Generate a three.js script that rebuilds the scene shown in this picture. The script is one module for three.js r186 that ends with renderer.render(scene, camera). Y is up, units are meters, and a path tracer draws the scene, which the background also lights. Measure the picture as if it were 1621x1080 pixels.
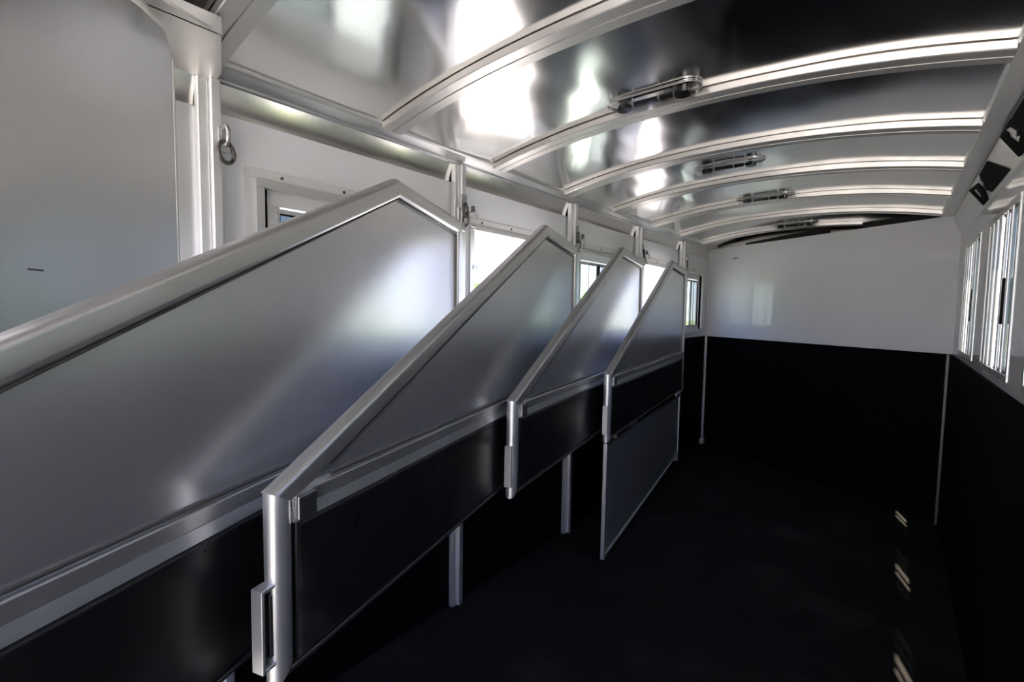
import * as THREE from 'three';
import { RoundedBoxGeometry } from 'three/addons/geometries/RoundedBoxGeometry.js';
import { mergeGeometries } from 'three/addons/utils/BufferGeometryUtils.js';
import { ImprovedNoise } from 'three/addons/math/ImprovedNoise.js';

// ------------------------------------------------------------------ camera, sky, sun, exposure
// trailer coordinates: x across (left wall -1.70, right wall +0.32), y up from the trailer floor, z forward; three's Z is -z
const RAD = Math.PI / 180;
const scene = new THREE.Scene();
const camera = new THREE.PerspectiveCamera(2 * Math.atan(540 / 756.87) / RAD, 1621 / 1080, 0.02, 400);
camera.rotation.order = 'YXZ';
camera.position.set(0, 1.5, 0);
camera.rotation.set(-3.797 * RAD, 38.744 * RAD, 0.85 * RAD);

const renderer = new THREE.WebGLRenderer({ antialias: true });
renderer.toneMapping = THREE.LinearToneMapping;
renderer.toneMappingExposure = 3.2;
renderer.shadowMap.enabled = true;

const sunDir = new THREE.Vector3(0.14, 1, 0.45).normalize();
// computed hazy noon sky: the same in every compass direction, white towards the horizon, pale blue overhead
const skyTex = (() => {
  const W = 256, H = 128, d = new Float32Array(W * H * 4);
  for (let j = 0; j < H; j++) {
    const h = Math.max(0, Math.sin(((j + 0.5) / H - 0.5) * Math.PI)), k = Math.pow(1 - h, 3.5);
    for (let i = 0; i < W; i++) d.set([0.40 + 0.72 * k, 0.66 + 0.44 * k, 1.6 - 0.46 * k, 1], (j * W + i) * 4);
  }
  const t = new THREE.DataTexture(d, W, H, THREE.RGBAFormat, THREE.FloatType);
  t.mapping = THREE.EquirectangularReflectionMapping; t.magFilter = THREE.LinearFilter; t.minFilter = THREE.LinearFilter; t.needsUpdate = true;
  return t;
})();
scene.background = skyTex;
const sun = new THREE.DirectionalLight(new THREE.Color(1, 0.88, 0.71), 10.5);
sun.name = 'sun'; sun.position.copy(sunDir).multiplyScalar(30);
sun.castShadow = true; sun.shadow.radius = 1; sun.shadow.mapSize.set(2048, 2048);
Object.assign(sun.shadow.camera, { left: -14, right: 14, top: 14, bottom: -14, near: 1, far: 70 });
scene.add(sun, sun.target);

// ------------------------------------------------------------------ helpers
let seed = 12345;
const rnd = () => { seed = (seed * 1664525 + 1013904223) % 4294967296; return seed / 4294967296; };
const noise = new ImprovedNoise();
const V = (x, y, z) => new THREE.Vector3(x, y, -z);           // trailer -> three
const names = {};
const numbered = (n) => { const k = (names[n] = (names[n] ?? -1) + 1); return k ? n + '_' + String(k).padStart(3, '0') : n; };
function boxUV(g) {                                            // uv in metres from the facing of each triangle
  g = g.index ? g.toNonIndexed() : g;
  const p = g.attributes.position, uv = new Float32Array(p.count * 2), a = new THREE.Vector3(), b = new THREE.Vector3(), c = new THREE.Vector3();
  for (let i = 0; i < p.count; i += 3) {
    a.fromBufferAttribute(p, i); b.fromBufferAttribute(p, i + 1); c.fromBufferAttribute(p, i + 2);
    const n = b.clone().sub(a).cross(c.clone().sub(a)), ax = Math.abs(n.x), ay = Math.abs(n.y), az = Math.abs(n.z);
    [a, b, c].forEach((q, k) => {
      const [u, w] = ax >= ay && ax >= az ? [q.z, q.y] : ay >= az ? [q.x, q.z] : [q.x, q.y];
      uv[(i + k) * 2] = u; uv[(i + k) * 2 + 1] = w;
    });
  }
  g.setAttribute('uv', new THREE.BufferAttribute(uv, 2));
  for (const k of Object.keys(g.attributes)) if (!['position', 'normal', 'uv'].includes(k)) g.deleteAttribute(k);
  return g;
}
const join = (list) => list.length === 1 ? boxUV(list[0]) : mergeGeometries(list.map(boxUV));
function mesh(name, geos, mat, parent = scene) {
  const m = new THREE.Mesh(join([].concat(geos)), mat);
  m.name = parent === scene ? numbered(name) : name; m.castShadow = m.receiveShadow = true; parent.add(m);
  return m;
}
function part(name, geos, mat, parent) {                       // numbers repeats within their parent
  const k = parent.children.filter((c) => c.name.replace(/_\d{3}$/, '') === name).length;
  return mesh(k ? name + '_' + String(k).padStart(3, '0') : name, geos, mat, parent);
}
function thing(name, label, category, pos, turn = 0, group) {
  const o = new THREE.Group(); o.name = numbered(name); scene.add(o); o.position.copy(pos); o.rotation.y = turn;
  o.userData = { label, category }; if (group) o.userData.group = group;
  return o;
}
function structure(name) { const o = new THREE.Group(); o.name = name; o.userData.kind = 'structure'; scene.add(o); return o; }
function bx(x0, x1, y0, y1, z0, z1, r = 0.003) {               // rounded box in trailer coordinates
  const w = x1 - x0, h = y1 - y0, d = z1 - z0, k = Math.min(r, w * 0.45, h * 0.45, d * 0.45);
  const g = k > 0.0004 ? new RoundedBoxGeometry(w, h, d, 2, k) : new THREE.BoxGeometry(w, h, d);
  return g.translate((x0 + x1) / 2, (y0 + y1) / 2, -(z0 + z1) / 2);
}
function lbx(cx, cy, cz, w, h, d, r = 0.003) {                 // rounded box about a centre, local axes
  const k = Math.min(r, w * 0.45, h * 0.45, d * 0.45);
  return new RoundedBoxGeometry(w, h, d, 2, k).translate(cx, cy, cz);
}
function roundedRect(w, h, r, n = 4) {                         // closed profile, counter-clockwise
  const pts = [];
  for (const [sx, sy, a0] of [[1, 1, 0], [-1, 1, 90], [-1, -1, 180], [1, -1, 270]])
    for (let i = 0; i <= n; i++) { const a = (a0 + 90 * i / n) * RAD; pts.push([sx * (w / 2 - r) + r * Math.cos(a), sy * (h / 2 - r) + r * Math.sin(a)]); }
  return pts;
}
function loft(rings, cap = true) {                             // rings of Vector3, smooth around with creases where the profile turns
  const pos = [], n = rings[0].length;
  const tri = (a, b, c) => pos.push(a.x, a.y, a.z, b.x, b.y, b.z, c.x, c.y, c.z);
  for (let k = 0; k + 1 < rings.length; k++) for (let i = 0; i < n; i++) {
    const j = (i + 1) % n, a = rings[k][i], b = rings[k][j], c = rings[k + 1][j], d = rings[k + 1][i];
    tri(a, b, c); tri(a, c, d);
  }
  if (cap) for (const [r, flip] of [[rings[0], true], [rings[rings.length - 1], false]]) for (let i = 1; i + 1 < n; i++) flip ? tri(r[0], r[i + 1], r[i]) : tri(r[0], r[i], r[i + 1]);
  const g = new THREE.BufferGeometry();
  g.setAttribute('position', new THREE.BufferAttribute(new Float32Array(pos), 3));
  return crease(g, 40);
}
function crease(g, deg) {                                      // normals averaged over faces that meet at less than deg
  g = g.index ? g.toNonIndexed() : g;
  const p = g.attributes.position, fn = [], map = new Map(), key = (i) => [p.getX(i), p.getY(i), p.getZ(i)].map((v) => Math.round(v * 1e5)).join();
  const a = new THREE.Vector3(), b = new THREE.Vector3(), c = new THREE.Vector3(), lim = Math.cos(deg * RAD);
  for (let i = 0; i < p.count; i += 3) {
    a.fromBufferAttribute(p, i); b.fromBufferAttribute(p, i + 1); c.fromBufferAttribute(p, i + 2);
    const n = b.clone().sub(a).cross(c.clone().sub(a)); fn.push(n);
    for (let k = 0; k < 3; k++) { const q = key(i + k); if (!map.has(q)) map.set(q, []); map.get(q).push(i / 3); }
  }
  const nn = new Float32Array(p.count * 3), unit = fn.map((n) => n.clone().normalize());
  for (let i = 0; i < p.count; i++) {
    const f = (i - i % 3) / 3, s = new THREE.Vector3();
    for (const o of map.get(key(i))) if (unit[o].dot(unit[f]) > lim) s.add(fn[o]);
    if (s.lengthSq() === 0) s.copy(unit[f]);
    s.normalize(); nn.set([s.x, s.y, s.z], i * 3);
  }
  g.setAttribute('normal', new THREE.BufferAttribute(nn, 3));
  return g;
}
function prismZ(profile, z0, z1) {                             // profile [x, y] swept along the trailer
  const area = profile.reduce((s, [x, y], i) => { const [u, w] = profile[(i + 1) % profile.length]; return s + x * w - u * y; }, 0);
  const p = area > 0 ? profile : [...profile].reverse(), sh = new THREE.Shape(p.map(([x, y]) => new THREE.Vector2(x, y)));
  const g = new THREE.ExtrudeGeometry(sh, { depth: z1 - z0, bevelEnabled: false, curveSegments: 6 });
  return crease(g.translate(0, 0, -z1), 30);
}
function plate(points, y0, y1) {                               // flat plate, outline [x, z] in trailer coordinates
  const sh = new THREE.Shape(points.map(([x, z]) => new THREE.Vector2(x, z)));
  const g = new THREE.ExtrudeGeometry(sh, { depth: y1 - y0, bevelEnabled: false });
  return g.rotateX(-Math.PI / 2).translate(0, y0, 0);
}
const tube = (pts, r, n = 24, closed = false, m = 8) => new THREE.TubeGeometry(new THREE.CatmullRomCurve3(pts, closed), n, r, m, closed);
const cyl = (r0, r1, h, n = 16) => new THREE.CylinderGeometry(r0, r1, h, n);

// ------------------------------------------------------------------ textures
function fbm(x, y, s, o = 4) { let v = 0, a = 0.5; for (let i = 0; i < o; i++) { v += a * noise.noise(x, y, s + i * 7.3); x *= 2; y *= 2; a *= 0.5; } return v; }
function tex(size, metres, fn, srgb) {
  const d = new Uint8Array(size * size * 4);
  for (let j = 0; j < size; j++) for (let i = 0; i < size; i++) {
    const c = fn(i / size, j / size), q = (j * size + i) * 4;
    d[q] = Math.max(0, Math.min(255, c[0] * 255)); d[q + 1] = Math.max(0, Math.min(255, c[1] * 255)); d[q + 2] = Math.max(0, Math.min(255, c[2] * 255)); d[q + 3] = 255;
  }
  const t = new THREE.DataTexture(d, size, size, THREE.RGBAFormat);
  t.wrapS = t.wrapT = THREE.RepeatWrapping; t.magFilter = THREE.LinearFilter; t.minFilter = THREE.LinearMipmapLinearFilter; t.generateMipmaps = true;
  if (srgb) t.colorSpace = THREE.SRGBColorSpace;
  t.repeat.set(1 / metres, 1 / metres); t.needsUpdate = true;
  return t;
}
const g1 = (v) => [v, v, v];
// smudges and fine rolling lines of mill aluminium: roughness lives in green
const smudge = tex(512, 1.3, (u, v) => g1(0.66 + 0.14 * fbm(u * 4, v * 4, 3, 2)));
const dull = tex(512, 0.9, (u, v) => g1(0.72 + 0.16 * fbm(u * 8, v * 8, 13, 3) + 0.08 * fbm(u * 70, v * 70, 15, 2)));
const grain = tex(512, 0.5, (u, v) => g1(0.5 + 0.5 * fbm(u * 40, v * 40, 21, 3)));
const dusty = tex(512, 1.7, (u, v) => {
  const a = Math.max(0, fbm(u * 5 + 2, v * 5, 31) * 2.2 - 0.12), b = Math.max(0, fbm(u * 30, v * 26, 33, 3) + 0.1), s = Math.max(0, noise.noise(u * 3, v * 110, 8) - 0.45);
  const k = 0.1 + 0.3 * a * (0.4 + b) + 0.06 * s; return [k, k * 0.99, k * 1.02];
}, true);
const floorDust = tex(1024, 2.4, (u, v) => {
  const a = Math.max(0, fbm(u * 7, v * 7, 51) * 1.6), sp = Math.max(0, noise.noise(u * 160, v * 160, 3) - 0.62) * 1.1;
  const k = 0.118 + 0.07 * a + sp * 0.5; return [k * 1.03, k, k * 0.97];
}, true);
const gravelMap = tex(512, 3, (u, v) => { const k = 0.74 + 0.2 * fbm(u * 40, v * 40, 61, 3) + 0.1 * fbm(u * 4, v * 4, 63); return [k, k * 0.98, k * 0.94]; }, true);
const grassMap = tex(512, 4, (u, v) => { const k = 0.5 + 0.4 * fbm(u * 30, v * 30, 71, 4); return [0.6 * k + 0.14, 0.7 * k + 0.14, 0.36 * k + 0.06]; }, true);

const std = (o) => new THREE.MeshStandardMaterial(o), rgb = (r, g, b) => new THREE.Color().setRGB(r, g, b);
const M = {
  ceiling: std({ color: rgb(0.86, 0.85, 0.82), metalness: 1, roughness: 0.24, roughnessMap: smudge }),
  bow: std({ color: rgb(0.74, 0.72, 0.68), metalness: 0.92, roughness: 0.6, roughnessMap: dull }),
  cove: std({ color: rgb(0.76, 0.74, 0.71), metalness: 1, roughness: 0.27, roughnessMap: smudge }),
  sheet: std({ color: rgb(0.8, 0.81, 0.83), metalness: 0.82, roughness: 0.27 }),
  tack: std({ color: rgb(0.78, 0.78, 0.78), metalness: 0.88, roughness: 0.3 }),
  frame: std({ color: rgb(0.76, 0.76, 0.74), metalness: 0.9, roughness: 0.52, roughnessMap: dull }),
  post: std({ color: rgb(0.82, 0.82, 0.81), metalness: 0.88, roughness: 0.6, roughnessMap: dull }),
  steel: std({ color: rgb(0.5, 0.5, 0.5), metalness: 1, roughness: 0.35 }),
  darkSteel: std({ color: rgb(0.16, 0.15, 0.14), metalness: 0.9, roughness: 0.45 }),
  white: new THREE.MeshPhysicalMaterial({ color: rgb(0.82, 0.82, 0.83), roughness: 0.45, clearcoat: 0.9, clearcoatRoughness: 0.03}),
  trimWhite: std({ color: rgb(0.72, 0.71, 0.68), roughness: 0.4 }),
  rubber: std({ color: 0xffffff, map: dusty, roughness: 0.42, roughnessMap: dull, bumpMap: grain, bumpScale: 0.0004 }),
  wallRubber: new THREE.MeshPhysicalMaterial({ color: rgb(0.003, 0.003, 0.004), roughness: 0.75, specularIntensity: 0.1, bumpMap: grain, bumpScale: 0.0006 }),
  floor: new THREE.MeshPhysicalMaterial({ color: rgb(1, 1, 1), map: floorDust, roughness: 0.9, specularIntensity: 0.06, bumpMap: grain, bumpScale: 0.002 }),
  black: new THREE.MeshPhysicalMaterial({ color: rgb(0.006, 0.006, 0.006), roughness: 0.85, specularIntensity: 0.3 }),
  gap: std({ color: rgb(0.012, 0.011, 0.01), roughness: 0.95 }),  // black of the shade strips over the front wall, also the end liner
  outer: std({ color: rgb(0.7, 0.7, 0.7), roughness: 0.5 }),
  glass: new THREE.MeshPhysicalMaterial({ color: rgb(0.82, 0.9, 0.86), transmission: 1, roughness: 0.02, thickness: 0, ior: 1.5 }),
  tinted: new THREE.MeshPhysicalMaterial({ color: rgb(0.5, 0.54, 0.54), transmission: 1, roughness: 0.03, thickness: 0, ior: 1.5 }),
  privacy: new THREE.MeshPhysicalMaterial({ color: rgb(0.27, 0.31, 0.31), transmission: 1, roughness: 0.03, thickness: 0, ior: 1.5 }),
  lens: new THREE.MeshPhysicalMaterial({ color: rgb(0.93, 0.93, 0.92), transmission: 1, roughness: 0.08, thickness: 0, ior: 1.49 }),
  gravel: std({ color: 0xffffff, map: gravelMap, roughness: 1 }),
  grass: std({ color: 0xffffff, map: grassMap, roughness: 1 }),
  leaf: std({ color: rgb(0.075, 0.13, 0.035), roughness: 0.8 }),
  leafPale: std({ color: rgb(0.13, 0.19, 0.055), roughness: 0.8 }),
  bark: std({ color: rgb(0.11, 0.085, 0.06), roughness: 0.95 }),
};

// ------------------------------------------------------------------ the trailer shell
const XL = -1.70, XR = 0.318, MAT = 1.23, ZB = -1.0, ZF = 7.0, ROOF = 2.46;
const farZ = (x) => 5.65 - 0.55 * (x - XL);                    // the slanted front wall
function wallSheet(holes, z0, z1, y0, y1, x0, x1) {             // outline in (z, y), thickness x0..x1
  const sh = new THREE.Shape([[z0, y0], [z1, y0], [z1, y1], [z0, y1]].map((p) => new THREE.Vector2(...p)));
  for (const [a, b, c, d] of holes) sh.holes.push(new THREE.Path([[a, c], [a, d], [b, d], [b, c]].map((p) => new THREE.Vector2(...p))));
  const g = new THREE.ExtrudeGeometry(sh, { depth: x1 - x0, bevelEnabled: false });
  return g.rotateY(Math.PI / 2).translate(x0, 0, 0);           // (z, y, t) -> (t, y, -z)
}
const bayZ = [0.755, 1.785, 2.815, 3.845, 4.86];                // far edge of each feed opening nearest the camera
const OW = 0.64, OT = 1.925, OB = 1.29;
const leftHoles = bayZ.map((z) => [z, z + (z > 4.5 ? 0.58 : OW), OB, OT]);
const rightZ = [[3.48, 4.12], [2.45, 3.13], [1.46, 2.14], [0.44, 1.12]];
const RB = 1.285, RT = 1.915;

const wallL = structure('wall_left');
part('white_panel', wallSheet(leftHoles, ZB, ZF, 0, ROOF, XL - 0.035, XL), M.white, wallL);
part('rubber_mat', bx(XL, XL + 0.012, 0, MAT, ZB, farZ(XL) - 0.01, 0.004), M.wallRubber, wallL);
part('jamb_plate', bx(XL, XL + 0.01, MAT, 2.1, 0.25, 0.557, 0.003), M.tack, wallL);
const wallR = structure('wall_right');
part('white_panel', wallSheet(rightZ.map(([a, b]) => [a, b, RB, RT]), ZB, ZF, 0, ROOF, XR, XR + 0.02), M.white, wallR);
for (const [a, b] of [[ZB, 0.9], [0.905, 2.72], [2.725, farZ(XR) - 0.01]]) {    // three rubber sheets with joints between them
  const g = new THREE.BoxGeometry(0.012, MAT, b - a, 1, 24, 40).translate(XR - 0.006, MAT / 2, -(a + b) / 2), p = g.attributes.position;
  for (let i = 0; i < p.count; i++) if (p.getX(i) < XR - 0.007) p.setX(i, p.getX(i) - 0.006 * Math.max(0, noise.noise(p.getZ(i) * 2.6, p.getY(i) * 1.4, 5)));
  g.computeVertexNormals();
  part('rubber_mat', g, M.wallRubber, wallR);
}
const wallF = structure('wall_front');
{
  const dir = new THREE.Vector3(XR - XL, 0, 0.55 * (XR - XL)), len = dir.length(), turn = -Math.atan2(0.55, 1);
  const put = (g) => g.rotateY(turn).translate(XL, 0, -farZ(XL));
  const sheet = (y0, y1, t0, t1, r = 0.002) => put(lbx(len / 2, (y0 + y1) / 2, (t0 + t1) / 2, len, y1 - y0, t1 - t0, r));
  part('white_panel', sheet(0, 2.2, -0.03, 0), M.white, wallF);
  part('rubber_mat', sheet(0, MAT, 0, 0.012, 0.004), M.wallRubber, wallF);
}
const floor = structure('floor');
part('rubber_mat', bx(XL - 0.03, XR + 0.02, -0.06, 0, ZB, ZF, 0), M.floor, floor);
// rear frame behind the camera with the rear doorway standing open
const wallB = structure('wall_rear');
part('door_frame', [bx(XL - 0.03, XL + 0.04, 0, ROOF, ZB - 0.05, ZB), bx(XR - 0.04, XR + 0.02, 0, ROOF, ZB - 0.05, ZB), bx(XL + 0.04, XR - 0.04, 2.1, ROOF, ZB - 0.05, ZB)], M.white, wallB);
const wallE = structure('wall_end');
part('liner', bx(XL - 0.03, XR + 0.02, 0, ROOF, ZF, ZF + 0.05, 0), M.gap, wallE);

// ceiling: polished sheets over arched bows
const XC = (XL + XR) / 2, HW = 0.905, arch = (x) => 0.092 * (1 - Math.pow(Math.min(1, Math.abs(x - XC) / HW), 2.2));
const BOW0 = 2.188, SHEET = 2.216, bowZ = [-0.99, -0.73, -0.09, 0.548, 1.205, 1.855, 2.506, 3.13, 3.802, 4.465, 5.11, 5.75, 6.4];
const ceiling = structure('ceiling');
for (let k = 0; k + 1 < bowZ.length; k++) {
  const z0 = bowZ[k], z1 = bowZ[k + 1], nx = 72, nz = 36, pos = [], nor = [], idx = [];
  const hgt = (x, z) => {
    const u = (z - z0) / (z1 - z0), e = Math.max(0, Math.sin(Math.PI * Math.max(0, Math.min(1, u))));
    return SHEET + arch(x) + e * (0.0085 * noise.noise(x * 2.6 + k * 3.1, z * 1.1, 2.3) + 0.0026 * noise.noise(x * 6.5, z * 2.4 + k, 7.7) - 0.003);
  };
  for (let i = 0; i <= nx; i++) for (let j = 0; j <= nz; j++) {
    const x = XL + 0.1 + (XR - XL - 0.2) * i / nx, z = z0 + (z1 - z0) * j / nz, e = 1e-3, y = hgt(x, z);
    const n = new THREE.Vector3((hgt(x + e, z) - hgt(x - e, z)) / (2 * e), -1, -(hgt(x, z + e) - hgt(x, z - e)) / (2 * e)).normalize();
    pos.push(x, y, -z); nor.push(n.x, n.y, n.z);
    if (i < nx && j < nz) { const a = i * (nz + 1) + j, b = a + nz + 1; idx.push(a, a + 1, b, b, a + 1, b + 1); }
  }
  const g = new THREE.BufferGeometry();
  g.setAttribute('position', new THREE.Float32BufferAttribute(pos, 3)); g.setAttribute('normal', new THREE.Float32BufferAttribute(nor, 3)); g.setIndex(idx);
  part('ceiling_sheet', g, M.ceiling, ceiling);
}
for (const z of bowZ) {                                        // hat-section bow: two lips with a groove between them
  const prof = [[-0.036, 0.032], [-0.036, 0.0255], [-0.046, 0.0235], [-0.046, 0.003], [-0.043, 0], [-0.0034, 0], [-0.0026, 0.005], [0.0026, 0.005], [0.0034, 0], [0.043, 0], [0.046, 0.003], [0.046, 0.0235], [0.036, 0.0255], [0.036, 0.032]];
  const rings = [];
  for (let i = 0; i <= 40; i++) { const x = XL + 0.112 + (XR - XL - 0.224) * i / 40; rings.push(prof.map(([u, v]) => V(x, BOW0 + arch(x) + v, z + u))); }
  part('roof_bow', loft(rings), M.bow, ceiling);
}
const roof = structure('roof');
part('roof_skin', bx(XL - 0.05, XR + 0.05, ROOF, ROOF + 0.03, ZB - 0.06, ZF + 0.06, 0.01), M.outer, roof);
// side rails with their lips, and the polished coves under them
for (const [s, n] of [[1, 'trim_1'], [-1, 'trim_2']]) {
  const X = (d) => s > 0 ? XL + d : XR - d, t = structure(n), zEnd = s > 0 ? farZ(XL) + 0.4 : farZ(XR) + 0.05;
  part('side_rail', prismZ([[0, 2.192], [0.028, 2.186], [0.036, 2.188], [0.040, 2.194], [0.108, 2.2], [0.114, 2.206], [0.114, 2.3], [0, 2.3]].map(([d, y]) => [X(d), y]), ZB, zEnd), M.frame, t);
  const c = [];
  if (s > 0) { for (let i = 0; i <= 10; i++) { const a = i / 10 * Math.PI / 2; c.push([X(0.003 + 0.02 * Math.pow(1 - i / 10, 1.5)), 2.194 - 0.09 * i / 10]); } c.push([X(0.0), 2.104], [X(0.0), 2.192]); }
  else c.push([X(0.046), 2.187], [X(0.003), 2.056], [X(0), 2.05], [X(0), 2.187]);
  part('cove', prismZ(c, ZB, zEnd), s > 0 ? M.cove : M.tack, t);
}
// corner trims on the front wall mats
const t3 = structure('trim_3'); part('corner_post', bx(XL + 0.012, XL + 0.04, 0.02, MAT, farZ(XL) - 0.055, farZ(XL) - 0.03, 0.006), M.post, t3);
part('foot', bx(XL + 0.012, XL + 0.055, 0, 0.05, farZ(XL) - 0.10, farZ(XL) - 0.03, 0.004), M.post, t3);
const t4 = structure('trim_4'); part('corner_post', bx(XR - 0.034, XR - 0.012, 0, MAT, farZ(XR) - 0.03, farZ(XR) - 0.012, 0.006), M.darkSteel, t4);

// ------------------------------------------------------------------ windows
function bars(w, z0, z1, y0, y1, x, n, mat, r = 0.0055) {
  for (let i = 1; i <= n; i++) part('bar', cyl(r, r, y1 - y0, 10).translate(x, (y0 + y1) / 2, -(z0 + (z1 - z0) * i / (n + 1))), mat, w);
}
const ringFrame = (z0, z1, y0, y1, x0, x1, t) => [bx(x0, x1, y1 - t, y1, z0, z1, 0.002), bx(x0, x1, y0, y0 + t, z0, z1, 0.002), bx(x0, x1, y0 + t, y1 - t, z0, z0 + t, 0.002), bx(x0, x1, y0 + t, y1 - t, z1 - t, z1, 0.002)];
let wn = 0;
rightZ.forEach(([a, b]) => {
  const w = structure('window_' + ++wn);
  part('window_frame', ringFrame(a - 0.022, b + 0.022, RB - 0.022, RT + 0.022, XR - 0.004, XR + 0.004, 0.024), M.frame, w);
  part('window_frame', ringFrame(a, b, RB, RT, XR + 0.004, XR + 0.024, 0.014), M.darkSteel, w);
  const m = (a + b) / 2;
  part('glass', bx(XR + 0.019, XR + 0.021, RB + 0.01, RT - 0.01, m + 0.07, b - 0.012, 0), M.privacy, w);
  part('glass', bx(XR + 0.015, XR + 0.017, RB + 0.01, RT - 0.01, a + 0.012, m - 0.12, 0), M.privacy, w);
  part('sash', bx(XR + 0.012, XR + 0.024, RB + 0.012, RT - 0.012, m + 0.055, m + 0.072, 0.002), M.darkSteel, w);
  part('latch', bx(XR - 0.004, XR + 0.012, 1.47, 1.65, m - 0.135, m - 0.12, 0.003), M.black, w);
  bars(w, a, b, RB + 0.004, RT - 0.004, XR - 0.001, 5, M.post, 0.007);
});
// left side: feed openings; three still closed by their drop-down doors, two standing open
bayZ.forEach((z, k) => {
  const w = structure('window_' + ++wn), e = z + (k === 4 ? 0.58 : OW);
  part('window_frame', ringFrame(z - 0.06, e + 0.06, OB - 0.03, OT + 0.032, XL, XL + 0.009, 0.032), M.trimWhite, w);
  part('window_frame', ringFrame(z - 0.03, e + 0.03, OB - 0.002, OT + 0.002, XL - 0.02, XL + 0.016, 0.03), M.frame, w);
  for (const q of [0.06, 0.3, 0.54]) part('rivet', cyl(0.005, 0.006, 0.004, 10).rotateZ(Math.PI / 2).translate(XL + 0.011, OT + 0.016, -(z + q)), M.darkSteel, w);
  if (k % 2) {                                                 // the door is dropped: only its stay shows
    part('stay', [bx(XL + 0.004, XL + 0.012, 1.72, 1.9, z - 0.004, z + 0.006, 0.002), bx(XL + 0.002, XL + 0.02, 1.7, 1.722, z - 0.012, z + 0.03, 0.002)], M.steel, w);
    return;
  }
  const y0 = OB + 0.05, y1 = OT - 0.085, a = z + 0.045, b = e - 0.045;
  part('seal', ringFrame(z, e, OB, OT, XL - 0.03, XL - 0.012, 0.02), M.black, w);
  part('door_leaf', ringFrame(z + 0.012, e - 0.012, OB + 0.012, OT - 0.026, XL - 0.034, XL - 0.014, 0.052), M.trimWhite, w);
  part('sash', ringFrame(a, b, y0, y1, XL - 0.03, XL - 0.008, 0.016), k === 0 ? M.frame : M.steel, w);
  part('sash_seal', ringFrame(a + 0.014, b - 0.014, y0 + 0.014, y1 - 0.014, XL - 0.026, XL - 0.012, 0.006), M.black, w);
  const c = (a + b) / 2;
  part('glass', bx(XL - 0.022, XL - 0.02, y0 + 0.014, y1 - 0.014, a + 0.014, c, 0), k === 0 ? M.privacy : M.glass, w);
  part('glass', bx(XL - 0.018, XL - 0.016, y0 + 0.014, y1 - 0.014, c, b - 0.014, 0), M.tinted, w);
  part('meeting_rail', bx(XL - 0.026, XL - 0.01, y0 + 0.014, y1 - 0.014, c - 0.012, c + 0.012, 0.002), M.black, w);
  if (k) bars(w, a, b, y0 + 0.01, y1 - 0.01, XL - 0.003, 4, M.steel, 0.004);
});

// ------------------------------------------------------------------ wall posts with their tie rings
const postZ = [0.585, 1.655, 2.69, 3.715, 4.735];
const postLabel = ['bright aluminium wall post nearest the camera, beside the tall tack wall panel', 'aluminium wall post the largest divider hangs from', 'aluminium wall post the second divider from the camera hangs from',
  'aluminium wall post the third divider hangs from, between two windows', 'aluminium wall post the farthest divider hangs from, beside the small barred window'];
postZ.forEach((z, k) => {
  const p = thing('wall_post', postLabel[k], 'post', V(XL + 0.012, 0, z), 0, 'posts along the feed wall');
  part('post_tube', lbx(0.022, 1.093, -0.012, 0.044, 2.186, 0.03, 0.006), M.post, p);
  part('side_flange', lbx(0.014, 1.093, 0.018, 0.028, 2.186, 0.03, 0.004), M.post, p);
});
const ringLabel = ['dark tie ring hanging on the post nearest the camera', 'tie ring with a snap hook on the post of the largest divider', 'tie ring with a snap hook above the hinge of the second divider', 'tie ring with a snap hook above the hinge of the third divider', 'tie ring on the post of the farthest divider'];
postZ.forEach((z, k) => {
  const y = 2.005, t = thing('tie_ring', ringLabel[k], 'tie ring', V(XL + 0.057, y, z + (k ? 0.004 : 0.03)), 0, 'tie rings on the feed wall posts');
  t.scale.setScalar(1.5);
  part('eye_plate', lbx(0.003, 0, 0, 0.006, 0.05, 0.024, 0.002), M.steel, t);
  part('ring', new THREE.TorusGeometry(0.021, 0.0042, 10, 28).rotateY(Math.PI / 2 + 0.5).translate(0.012, -0.026, 0), M.darkSteel, t);
  if (k > 0 && k < 4) {
    part('chain_link', new THREE.TorusGeometry(0.012, 0.003, 8, 20).scale(1, 1.5, 1).translate(0.012, -0.056, 0), M.darkSteel, t);
    const s = part('snap_hook', new THREE.TorusGeometry(0.018, 0.0045, 8, 24, 5.2).scale(0.8, 1.4, 1).rotateY(0.7).translate(0.016, -0.05, -0.032), M.steel, t);
    part('swivel', cyl(0.006, 0.007, 0.02, 12).translate(0.015, -0.018, -0.03), M.darkSteel, s);
  } else part('shackle', new THREE.TorusGeometry(0.014, 0.004, 8, 22).scale(1, 1.3, 1).translate(0.01, 0.008, 0), M.steel, t);
});

// ------------------------------------------------------------------ slant dividers
function frameSegments(loop, w, t, r, joint) {                         // closed loop of [s, y]; one mitred tube per side
  const n = loop.length, P = loop.map(([s, y]) => new THREE.Vector2(s, y)), N = [], out = [];
  for (let i = 0; i < n; i++) { const d = P[(i + 1) % n].clone().sub(P[i]).normalize(); N.push(new THREE.Vector2(-d.y, d.x)); }
  const miter = (i) => { i %= n; const a = N[(i + n - 1) % n], b = N[i]; return a.clone().add(b).divideScalar(1 + a.dot(b)); };
  for (let i = 0; i < n; i++) {
    const prof = roundedRect(w[i], t, Math.min(r[i], w[i] / 2 - 1e-4, t / 2 - 1e-4));
    const ring = (j) => { const m = miter(j), q = P[j % n], k = joint && j === 1 ? joint / w[i] : 1; return prof.map(([u, v]) => [u * k, v]).map(([u, v]) => new THREE.Vector3(q.x + m.x * u, q.y + m.y * u, v)); };
    out.push(loft([ring(i), ring((i + 1) % n)]));
  }
  return out;
}
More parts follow.
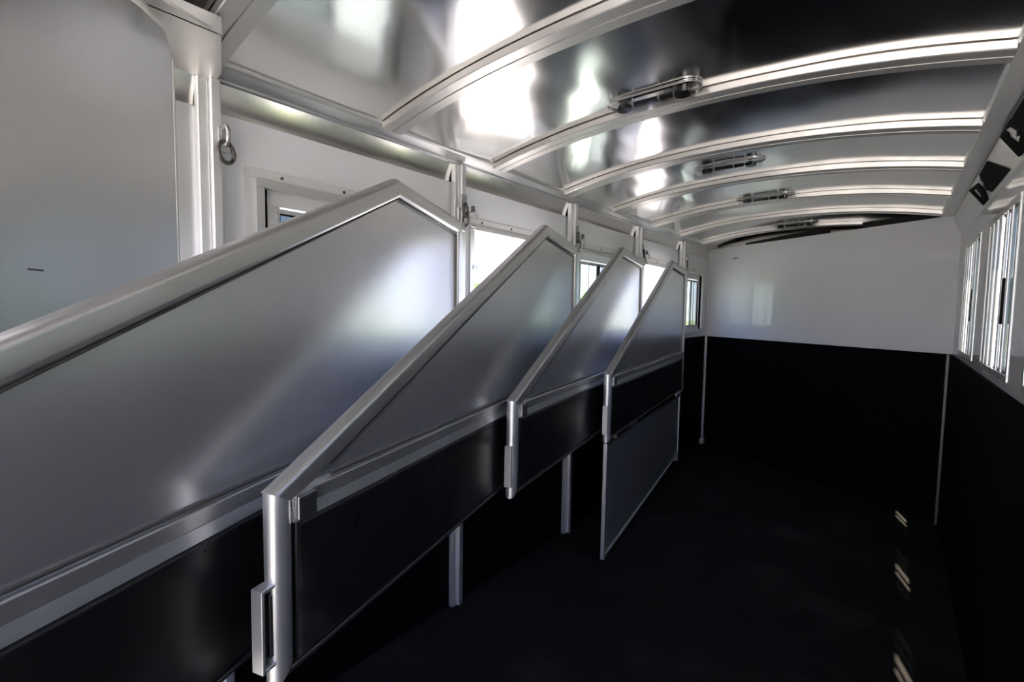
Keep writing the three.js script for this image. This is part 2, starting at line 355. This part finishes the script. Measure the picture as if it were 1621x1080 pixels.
function sheetShape(pts, depth, bevel) {
  const g = new THREE.ExtrudeGeometry(new THREE.Shape(pts.map((p) => new THREE.Vector2(...p))), bevel ? { depth: depth - 2 * bevel, bevelEnabled: true, bevelThickness: bevel, bevelSize: bevel, bevelOffset: -bevel, bevelSegments: 4 } : { depth, bevelEnabled: false });
  return crease(g.translate(0, 0, -depth / 2 + (bevel || 0)), 35);
}
function wavyPanel(x0, x1, y0, yTop, t, k) {                    // sheet metal with the slight unevenness of its face built in
  const nx = 60, ny = 28, pos = [], idx = [], hz = (x, y) => 0.0022 * noise.noise(x * 1.9 + k, y * 1.3, 3.1) + 0.0007 * noise.noise(x * 5 + k, y * 3.5, 8.4);
  for (const s of [1, -1]) {
    const o = pos.length / 3;
    for (let i = 0; i <= nx; i++) for (let j = 0; j <= ny; j++) { const x = x0 + (x1 - x0) * i / nx, y = y0 + (yTop(x) - y0) * j / ny; pos.push(x, y, s * t / 2 + hz(x, y)); }
    for (let i = 0; i < nx; i++) for (let j = 0; j < ny; j++) { const a = o + i * (ny + 1) + j, b = a + ny + 1; s > 0 ? idx.push(a, b, a + 1, b, b + 1, a + 1) : idx.push(a, a + 1, b, b, a + 1, b + 1); }
  }
  const g = new THREE.BufferGeometry(); g.setAttribute('position', new THREE.Float32BufferAttribute(pos, 3)); g.setIndex(idx); g.computeVertexNormals();
  return g;
}
function makeDivider(L, label, drop, reach) {
  const o = thing('stall_divider', label, 'divider', V(0, 0, 0), 0, 'slant stall dividers swung to the feed wall');
  const W = 0.062, T = 0.046, y0 = 0.745, yt = 1.115, peak = [0.63, 1.905], top = [0.026, 1.876];
  const loop = [[L - 0.022, y0 + 0.005], [L - 0.022, yt], peak, top, [0.026, y0 + 0.005]];
  const seg = frameSegments(loop, [0.048, W, W, 0.05, 0.012], T, [0.021, 0.015, 0.015, 0.01, 0.004], 0.052);
  const tail = part('tail_post', seg[0], M.post, o);
  part('top_rail', seg[1], M.frame, o); part('head_rail', seg[2], M.frame, o); part('hinge_post', seg[3], M.frame, o); part('bottom_rail', seg[4], M.darkSteel, o);
  const ry = 1.088;                                            // middle rail: flat face over a lower bevel
  part('middle_rail', [lbx(L / 2, ry + 0.01, 0, L - 0.09, 0.034, 0.04, 0.004), ...[1, -1].map((s) => loft([0.05, L - 0.045].map((x) => [[0.019, -0.006], [0.019, -0.006], [0.024, -0.032], [0, -0.032], [0, -0.006]].map(([v, u]) => new THREE.Vector3(x, ry + u, v * s)))))], M.frame, o);
  const slope = (1.905 - yt) / (L - 0.022 - 0.63), edge = (s) => 1.905 - slope * (s - 0.63);
  part('panel', wavyPanel(0.05, L - 0.08, ry + 0.02, (x) => x < 0.63 ? 1.86 + (x - 0.05) * 0.05 : Math.max(ry + 0.025, edge(x) - 0.01), 0.012, L * 7), M.sheet, o);
  part('panel_bead', (() => { const q = 0.036; return [[[0.052, ry + 0.034], [L - 0.16, ry + 0.034]], [[L - 0.16, edge(L - 0.16) - q], [0.63, 1.905 - q]], [[0.63, 1.905 - q], [0.052, 1.872 - q]], [[0.056, 1.87 - q], [0.056, ry + 0.034]]].map(([a, b]) => {
    const d = Math.hypot(b[0] - a[0], b[1] - a[1]); return lbx(0, 0, 0, d, 0.005, 0.03, 0.002).rotateZ(Math.atan2(b[1] - a[1], b[0] - a[0])).translate((a[0] + b[0]) / 2, (a[1] + b[1]) / 2, 0);
  }); })(), M.darkSteel, o);
  part('kick_mat', sheetShape([[0.075, y0 + 0.006], [L - 0.05, y0 + 0.006], [L - 0.05, ry - 0.03], [0.075, ry - 0.03]], 0.046, 0.02), M.rubber, o);
  part('corner_bracket', lbx(L - 0.075, ry - 0.004, -0.024, 0.05, 0.05, 0.012, 0.003), M.steel, o);
  const x = L + 0.001, q0 = reach;                                         // slam latch in a channel on the tail post
  const latch = part('latch', [lbx(x + q0, 0.862, 0, 0.007, 0.17, 0.03, 0.002), lbx(x + q0 / 2, 0.944, 0, q0 + 0.003, 0.007, 0.03, 0.002), lbx(x + q0 / 2, 0.782, 0, q0 + 0.003, 0.007, 0.03, 0.002)], M.post, tail);
  part('latch_bolt', [lbx(x + 0.002, 0.862, 0, 0.01, 0.13, 0.02, 0.003), cyl(0.004, 0.004, 0.15, 10).translate(x + q0 / 2, 0.862, 0)], M.darkSteel, tail);
  part('hinge_bracket', lbx(-0.006, 1.885, 0, 0.05, 0.045, 0.05, 0.004), M.steel, o); part('hinge_bracket', lbx(-0.006, 0.765, 0, 0.05, 0.03, 0.05, 0.004), M.steel, o);
  for (const [y, h] of [[1.92, 0.1], [0.75, 0.08]]) part('hinge_pin', cyl(0.011, 0.011, h, 14).translate(0, y, 0), M.steel, o);
  if (drop) {
    const q = part('lower_panel', sheetShape([[0.09, 0.12], [L - 0.02, 0.05], [L - 0.02, 0.70], [0.09, 0.685]], 0.01, 0), M.tack, o);
    const f = frameSegments([[L - 0.014, 0.03], [L - 0.014, 0.708], [0.08, 0.69], [0.08, 0.11]], [0.026, 0.012, 0.026, 0.02], 0.026, [0.006, 0.004, 0.006, 0.005]);
    f.forEach((g, i) => part('panel_frame', g, i === 1 ? M.darkSteel : M.post, q));
    for (const x of [L - 0.2, 0.2]) part('hanger', lbx(x, 0.718, 0, 0.03, 0.05, 0.02, 0.003), M.steel, q);
  }
  return o;
}
const spec = [
  [1.61, 0.4226, -0.9063, 2.42, 'large stall divider nearest the camera, its tail end cut off by the left edge'],
  [2.65, 0.2903, -0.9570, 2.332, 'stall divider with dusty black kick mat and the bright tail post in front'],
  [3.68, 0.1912, -0.9815, 2.233, 'third stall divider, between the dusty-matted one and the one with a lower panel'],
  [4.70, 0.1483, -0.9889, 2.225, 'farthest aluminium stall divider, with a framed grey panel hung below it'],
];
spec.forEach(([z, dx, dz, L, label], k) => { const d = makeDivider(L, label, k === 3, k < 2 ? 0.026 : 0.013); d.position.copy(V(-1.625, 0, z)); d.rotation.y = Math.atan2(dz, dx); });

// ------------------------------------------------------------------ slanted tack wall at the left edge and its header
{
  const t = thing('tack_wall', 'tall plain satin aluminium panel at the left edge of the view, slanting in from the feed wall', 'partition', V(-1.456, 0, 0.42), -Math.PI / 4);
  // local +X runs inward and back
  part('panel', sheetShape([[0.006, 0.01], [0.56, 0.01], [0.56, 2.13], [0.12, 2.165], [0.03, 2.165], [0.006, 2.125]], 0.03, 0.004), M.tack, t);
  part('edge_trim', lbx(0.003, 1.06, 0, 0.008, 2.1, 0.034, 0.003), M.frame, t);
  part('weld_mark', lbx(0.425, 1.555, -0.0155, 0.03, 0.003, 0.002, 0.0006), M.darkSteel, t);
  const h = thing('roof_brace', 'flat aluminium brace plate under the ceiling corner at the top left', 'brace', V(-1.5, 2.19, 0.4));
  const sub = (g) => g.translate(1.5, -2.19, 0.4);
  part('gusset', sub(plate([[-1.66, 0.60], [-1.59, 0.595], [-1.374, 0.515], [-1.32, 0.36], [-1.25, 0.1], [-1.40, 0.05], [-1.585, 0.36], [-1.655, 0.45]], 2.182, 2.19)), M.bow, h);
  part('lip', sub(mergeGeometries([boxUV(bx(-1.376, -1.366, 2.182, 2.225, 0.36, 0.515, 0.002))])), M.frame, h);
}

// ------------------------------------------------------------------ dome lights between the bows
const lightLabel = ['oblong clear ceiling light nearest the camera', 'second oblong clear ceiling light from the camera', 'third oblong clear ceiling light from the camera', 'farthest oblong ceiling light, close to the white front wall'];
[1.75, 2.785, 3.695, 4.93].forEach((z, k) => {
  const x = -0.752, y = SHEET + arch(x) - 0.004, t = thing('ceiling_light', lightLabel[k], 'light', V(x, y, z), 0, 'oblong lights along the ceiling');
  const stadium = (l, w, d, up, bev = 0.004) => {
    const r = w / 2, a = l / 2 - r, sh = new THREE.Shape(); sh.absarc(a, 0, r, -Math.PI / 2, Math.PI / 2, false); sh.absarc(-a, 0, r, Math.PI / 2, Math.PI * 1.5, false);
    return crease(new THREE.ExtrudeGeometry(sh, { depth: d, bevelEnabled: true, bevelSize: bev, bevelThickness: bev, bevelSegments: 3, curveSegments: 20 }).rotateX(Math.PI / 2).translate(0, up, 0), 35);
  };
  part('base', stadium(0.36, 0.1, 0.001, -0.001, 0.0015), M.cove, t);
  part('rim', (() => { const p = []; const r = 0.046, a = 0.178 - r; for (let i = 0; i < 20; i++) { const g = -Math.PI / 2 + Math.PI * i / 19; p.push(new THREE.Vector3(a + r * Math.cos(g), -0.006, r * Math.sin(g))); } for (let i = 0; i < 20; i++) { const g = Math.PI / 2 + Math.PI * i / 19; p.push(new THREE.Vector3(-a + r * Math.cos(g), -0.006, r * Math.sin(g))); } return tube(p, 0.0026, 120, true); })(), M.steel, t);
  part('lens', stadium(0.32, 0.072, 0.022, -0.008, 0.006), M.lens, t);
  for (const s of [-1, 1]) part('socket', [cyl(0.023, 0.026, 0.02, 18).translate(s * 0.112, -0.022, 0), lbx(s * 0.095, -0.02, 0, 0.02, 0.014, 0.02, 0.003)], M.black, t);
  part('tube', cyl(0.01, 0.01, 0.15, 14).rotateZ(Math.PI / 2).translate(0, -0.02, 0.004), M.black, t);
  for (const q of [0.03, -0.07]) part('wire_clip', lbx(q, -0.022, 0, 0.004, 0.014, 0.044, 0.001), M.steel, t);
});

// ------------------------------------------------------------------ flat black patches laid on the slanted right cove
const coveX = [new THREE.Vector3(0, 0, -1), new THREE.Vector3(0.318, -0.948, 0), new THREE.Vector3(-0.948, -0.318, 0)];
const patchGeo = (pts, hole, d) => {
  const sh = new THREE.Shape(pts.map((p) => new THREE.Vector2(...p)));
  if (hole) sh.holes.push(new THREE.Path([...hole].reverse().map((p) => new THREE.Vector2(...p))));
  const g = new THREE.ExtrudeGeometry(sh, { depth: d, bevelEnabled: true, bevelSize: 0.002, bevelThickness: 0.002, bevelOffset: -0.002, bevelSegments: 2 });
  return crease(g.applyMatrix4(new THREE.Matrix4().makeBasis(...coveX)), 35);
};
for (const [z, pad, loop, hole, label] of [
  [2.4, [[0, 0.008], [-0.3, 0.008], [-0.56, 0.122], [-0.1, 0.122]], [[0.2, 0.006], [-0.01, 0.008], [-0.09, 0.088], [-0.03, 0.128], [0.07, 0.126]], [[0.115, 0.033], [0.012, 0.035], [-0.05, 0.08], [0.017, 0.096]], 'flat black strap with an oval loop under the right ceiling rail at the right edge'],
  [3.215, [[0, 0.010], [-0.25, 0.010], [-0.55, 0.126], [-0.11, 0.124], [-0.02, 0.093]], [[0.385, 0.006], [0.1, 0.03], [0.02, 0.084], [0.025, 0.134], [0.175, 0.134]], [[0.30, 0.030], [0.19, 0.037], [0.12, 0.089], [0.17, 0.104]], 'flat black strap with an oval loop under the right rail above the far barred window']]) {
  const t = thing('black_patch', label, 'patch', V(XR - 0.046, 2.187, z), 0, 'black patches under the right rail');
  part('pad', patchGeo(pad, null, 0.004), M.black, t);
  part('loop', patchGeo(loop, hole, 0.006), M.black, t);
  part('grey_inset', patchGeo([[0.06, 0.02], [0.0, 0.03], [-0.05, 0.06], [-0.02, 0.075], [0.03, 0.045]], null, 0.009), M.steel, t);
}
// foam strips painted black as shade in the opening above the front wall
for (const [a, b, h0, h1, label] of [[-1.26, -0.5, 0.02, 0.05, 'long thin black foam strip standing in for shade over the white front wall, left of the middle'], [-0.26, 0.2, 0.05, 0.03, 'thick black foam strip standing in for shade over the white front wall near the right rail']]) {
  const t = thing('shade_strip', label, 'seal', V(a, 2.2, farZ(a)), -Math.atan2(0.55, 1), 'foam shade strips above the front wall'), L = (b - a) * Math.hypot(1, 0.55);
  part('strip', sheetShape([[0, 0], [L, 0], [L, h1], [L * 0.55, (h0 + h1) / 2 + 0.006], [0, h0]], 0.024, 0.003).translate(0, 0, -0.014), M.gap, t);
}

// small eye bolt on the front wall
{
  const e = thing('eye_bolt', 'small grey eye bolt high on the white front wall near its left end', 'bolt', V(-1.36, 2.075, farZ(-1.36) - 0.001), -Math.atan2(0.55, 1));
  part('plate', lbx(0, 0, 0.003, 0.05, 0.02, 0.006, 0.002), M.steel, e);
  part('eye', new THREE.TorusGeometry(0.009, 0.003, 8, 18).rotateY(0.4).translate(-0.014, -0.004, 0.012), M.steel, e);
}

// ------------------------------------------------------------------ outside
const GY = -0.5;
const ground = structure('ground');
part('gravel_yard', plate([[-16, -30], [12, -30], [12, 40], [-16, 40]], GY - 0.2, GY), M.gravel, ground);
part('grass_verge', plate([[-90, -90], [90, -90], [90, 110], [-90, 110]], GY - 0.45, GY - 0.03), M.grass, ground);
function tree(x, z, h, w, label, pale) {
  const t = thing('tree', label, 'tree', V(x, GY - 0.03, z), 0, 'trees beyond the gravel yard');
  const blobs = [];
  for (let i = 0; i < 9; i++) {
    const g = new THREE.IcosahedronGeometry(1, 4), p = g.attributes.position, k = rnd() * 50, r = w * (0.34 + 0.2 * rnd());
    for (let j = 0; j < p.count; j++) { const a = p.getX(j), b = p.getY(j), c = p.getZ(j), f = r * (1 + 0.28 * fbm(a * 2.2 + k, b * 2.2, c * 2.2, 2) + 0.22 * noise.noise(a * 9 + k, b * 9, c * 9)); p.setXYZ(j, a * f, b * f * 0.85, c * f); }
    const an = rnd() * 6.28, q = w * 0.42 * Math.sqrt(rnd());
    g.translate(Math.cos(an) * q, h * (0.34 + 0.5 * rnd()), Math.sin(an) * q);
    blobs.push(crease(g, 20));
  }
  part('crown', blobs, pale ? M.leafPale : M.leaf, t);
  part('trunk', [cyl(h * 0.02, h * 0.035, h * 0.5, 10).translate(0, h * 0.25, 0)], M.bark, t);
}
const TL = [[-27, 13, 1.9, 4], [-29, 21, 2.9, 4.4], [-26, 29, 3.0, 4], [-30, 38, 3.6, 5], [-25, 48, 3.5, 5], [-27, 4, 1.9, 4]];
const TLl = ['green tree beyond the yard in the middle of the feed side row', 'taller green tree seen through the closed feed window', 'small pale green tree beyond the yard', 'broad dark tree far out on the feed side', 'farthest tree on the feed side', 'nearest tree on the feed side'];
TL.forEach((a, i) => tree(...a, TLl[i], i % 2));
const TR = [[15, 25, 6.5, 5], [19, 36, 7, 5.5], [15, 15, 5.5, 4], [23, 52, 8, 6]];
const TRl = ['green tree seen between the bars of the far right window', 'tall tree behind it on the right side', 'small tree seen between the bars of the nearer right window', 'farthest tall tree on the right side'];
TR.forEach((a, i) => tree(...a, TRl[i], i % 2));

renderer.render(scene, camera);
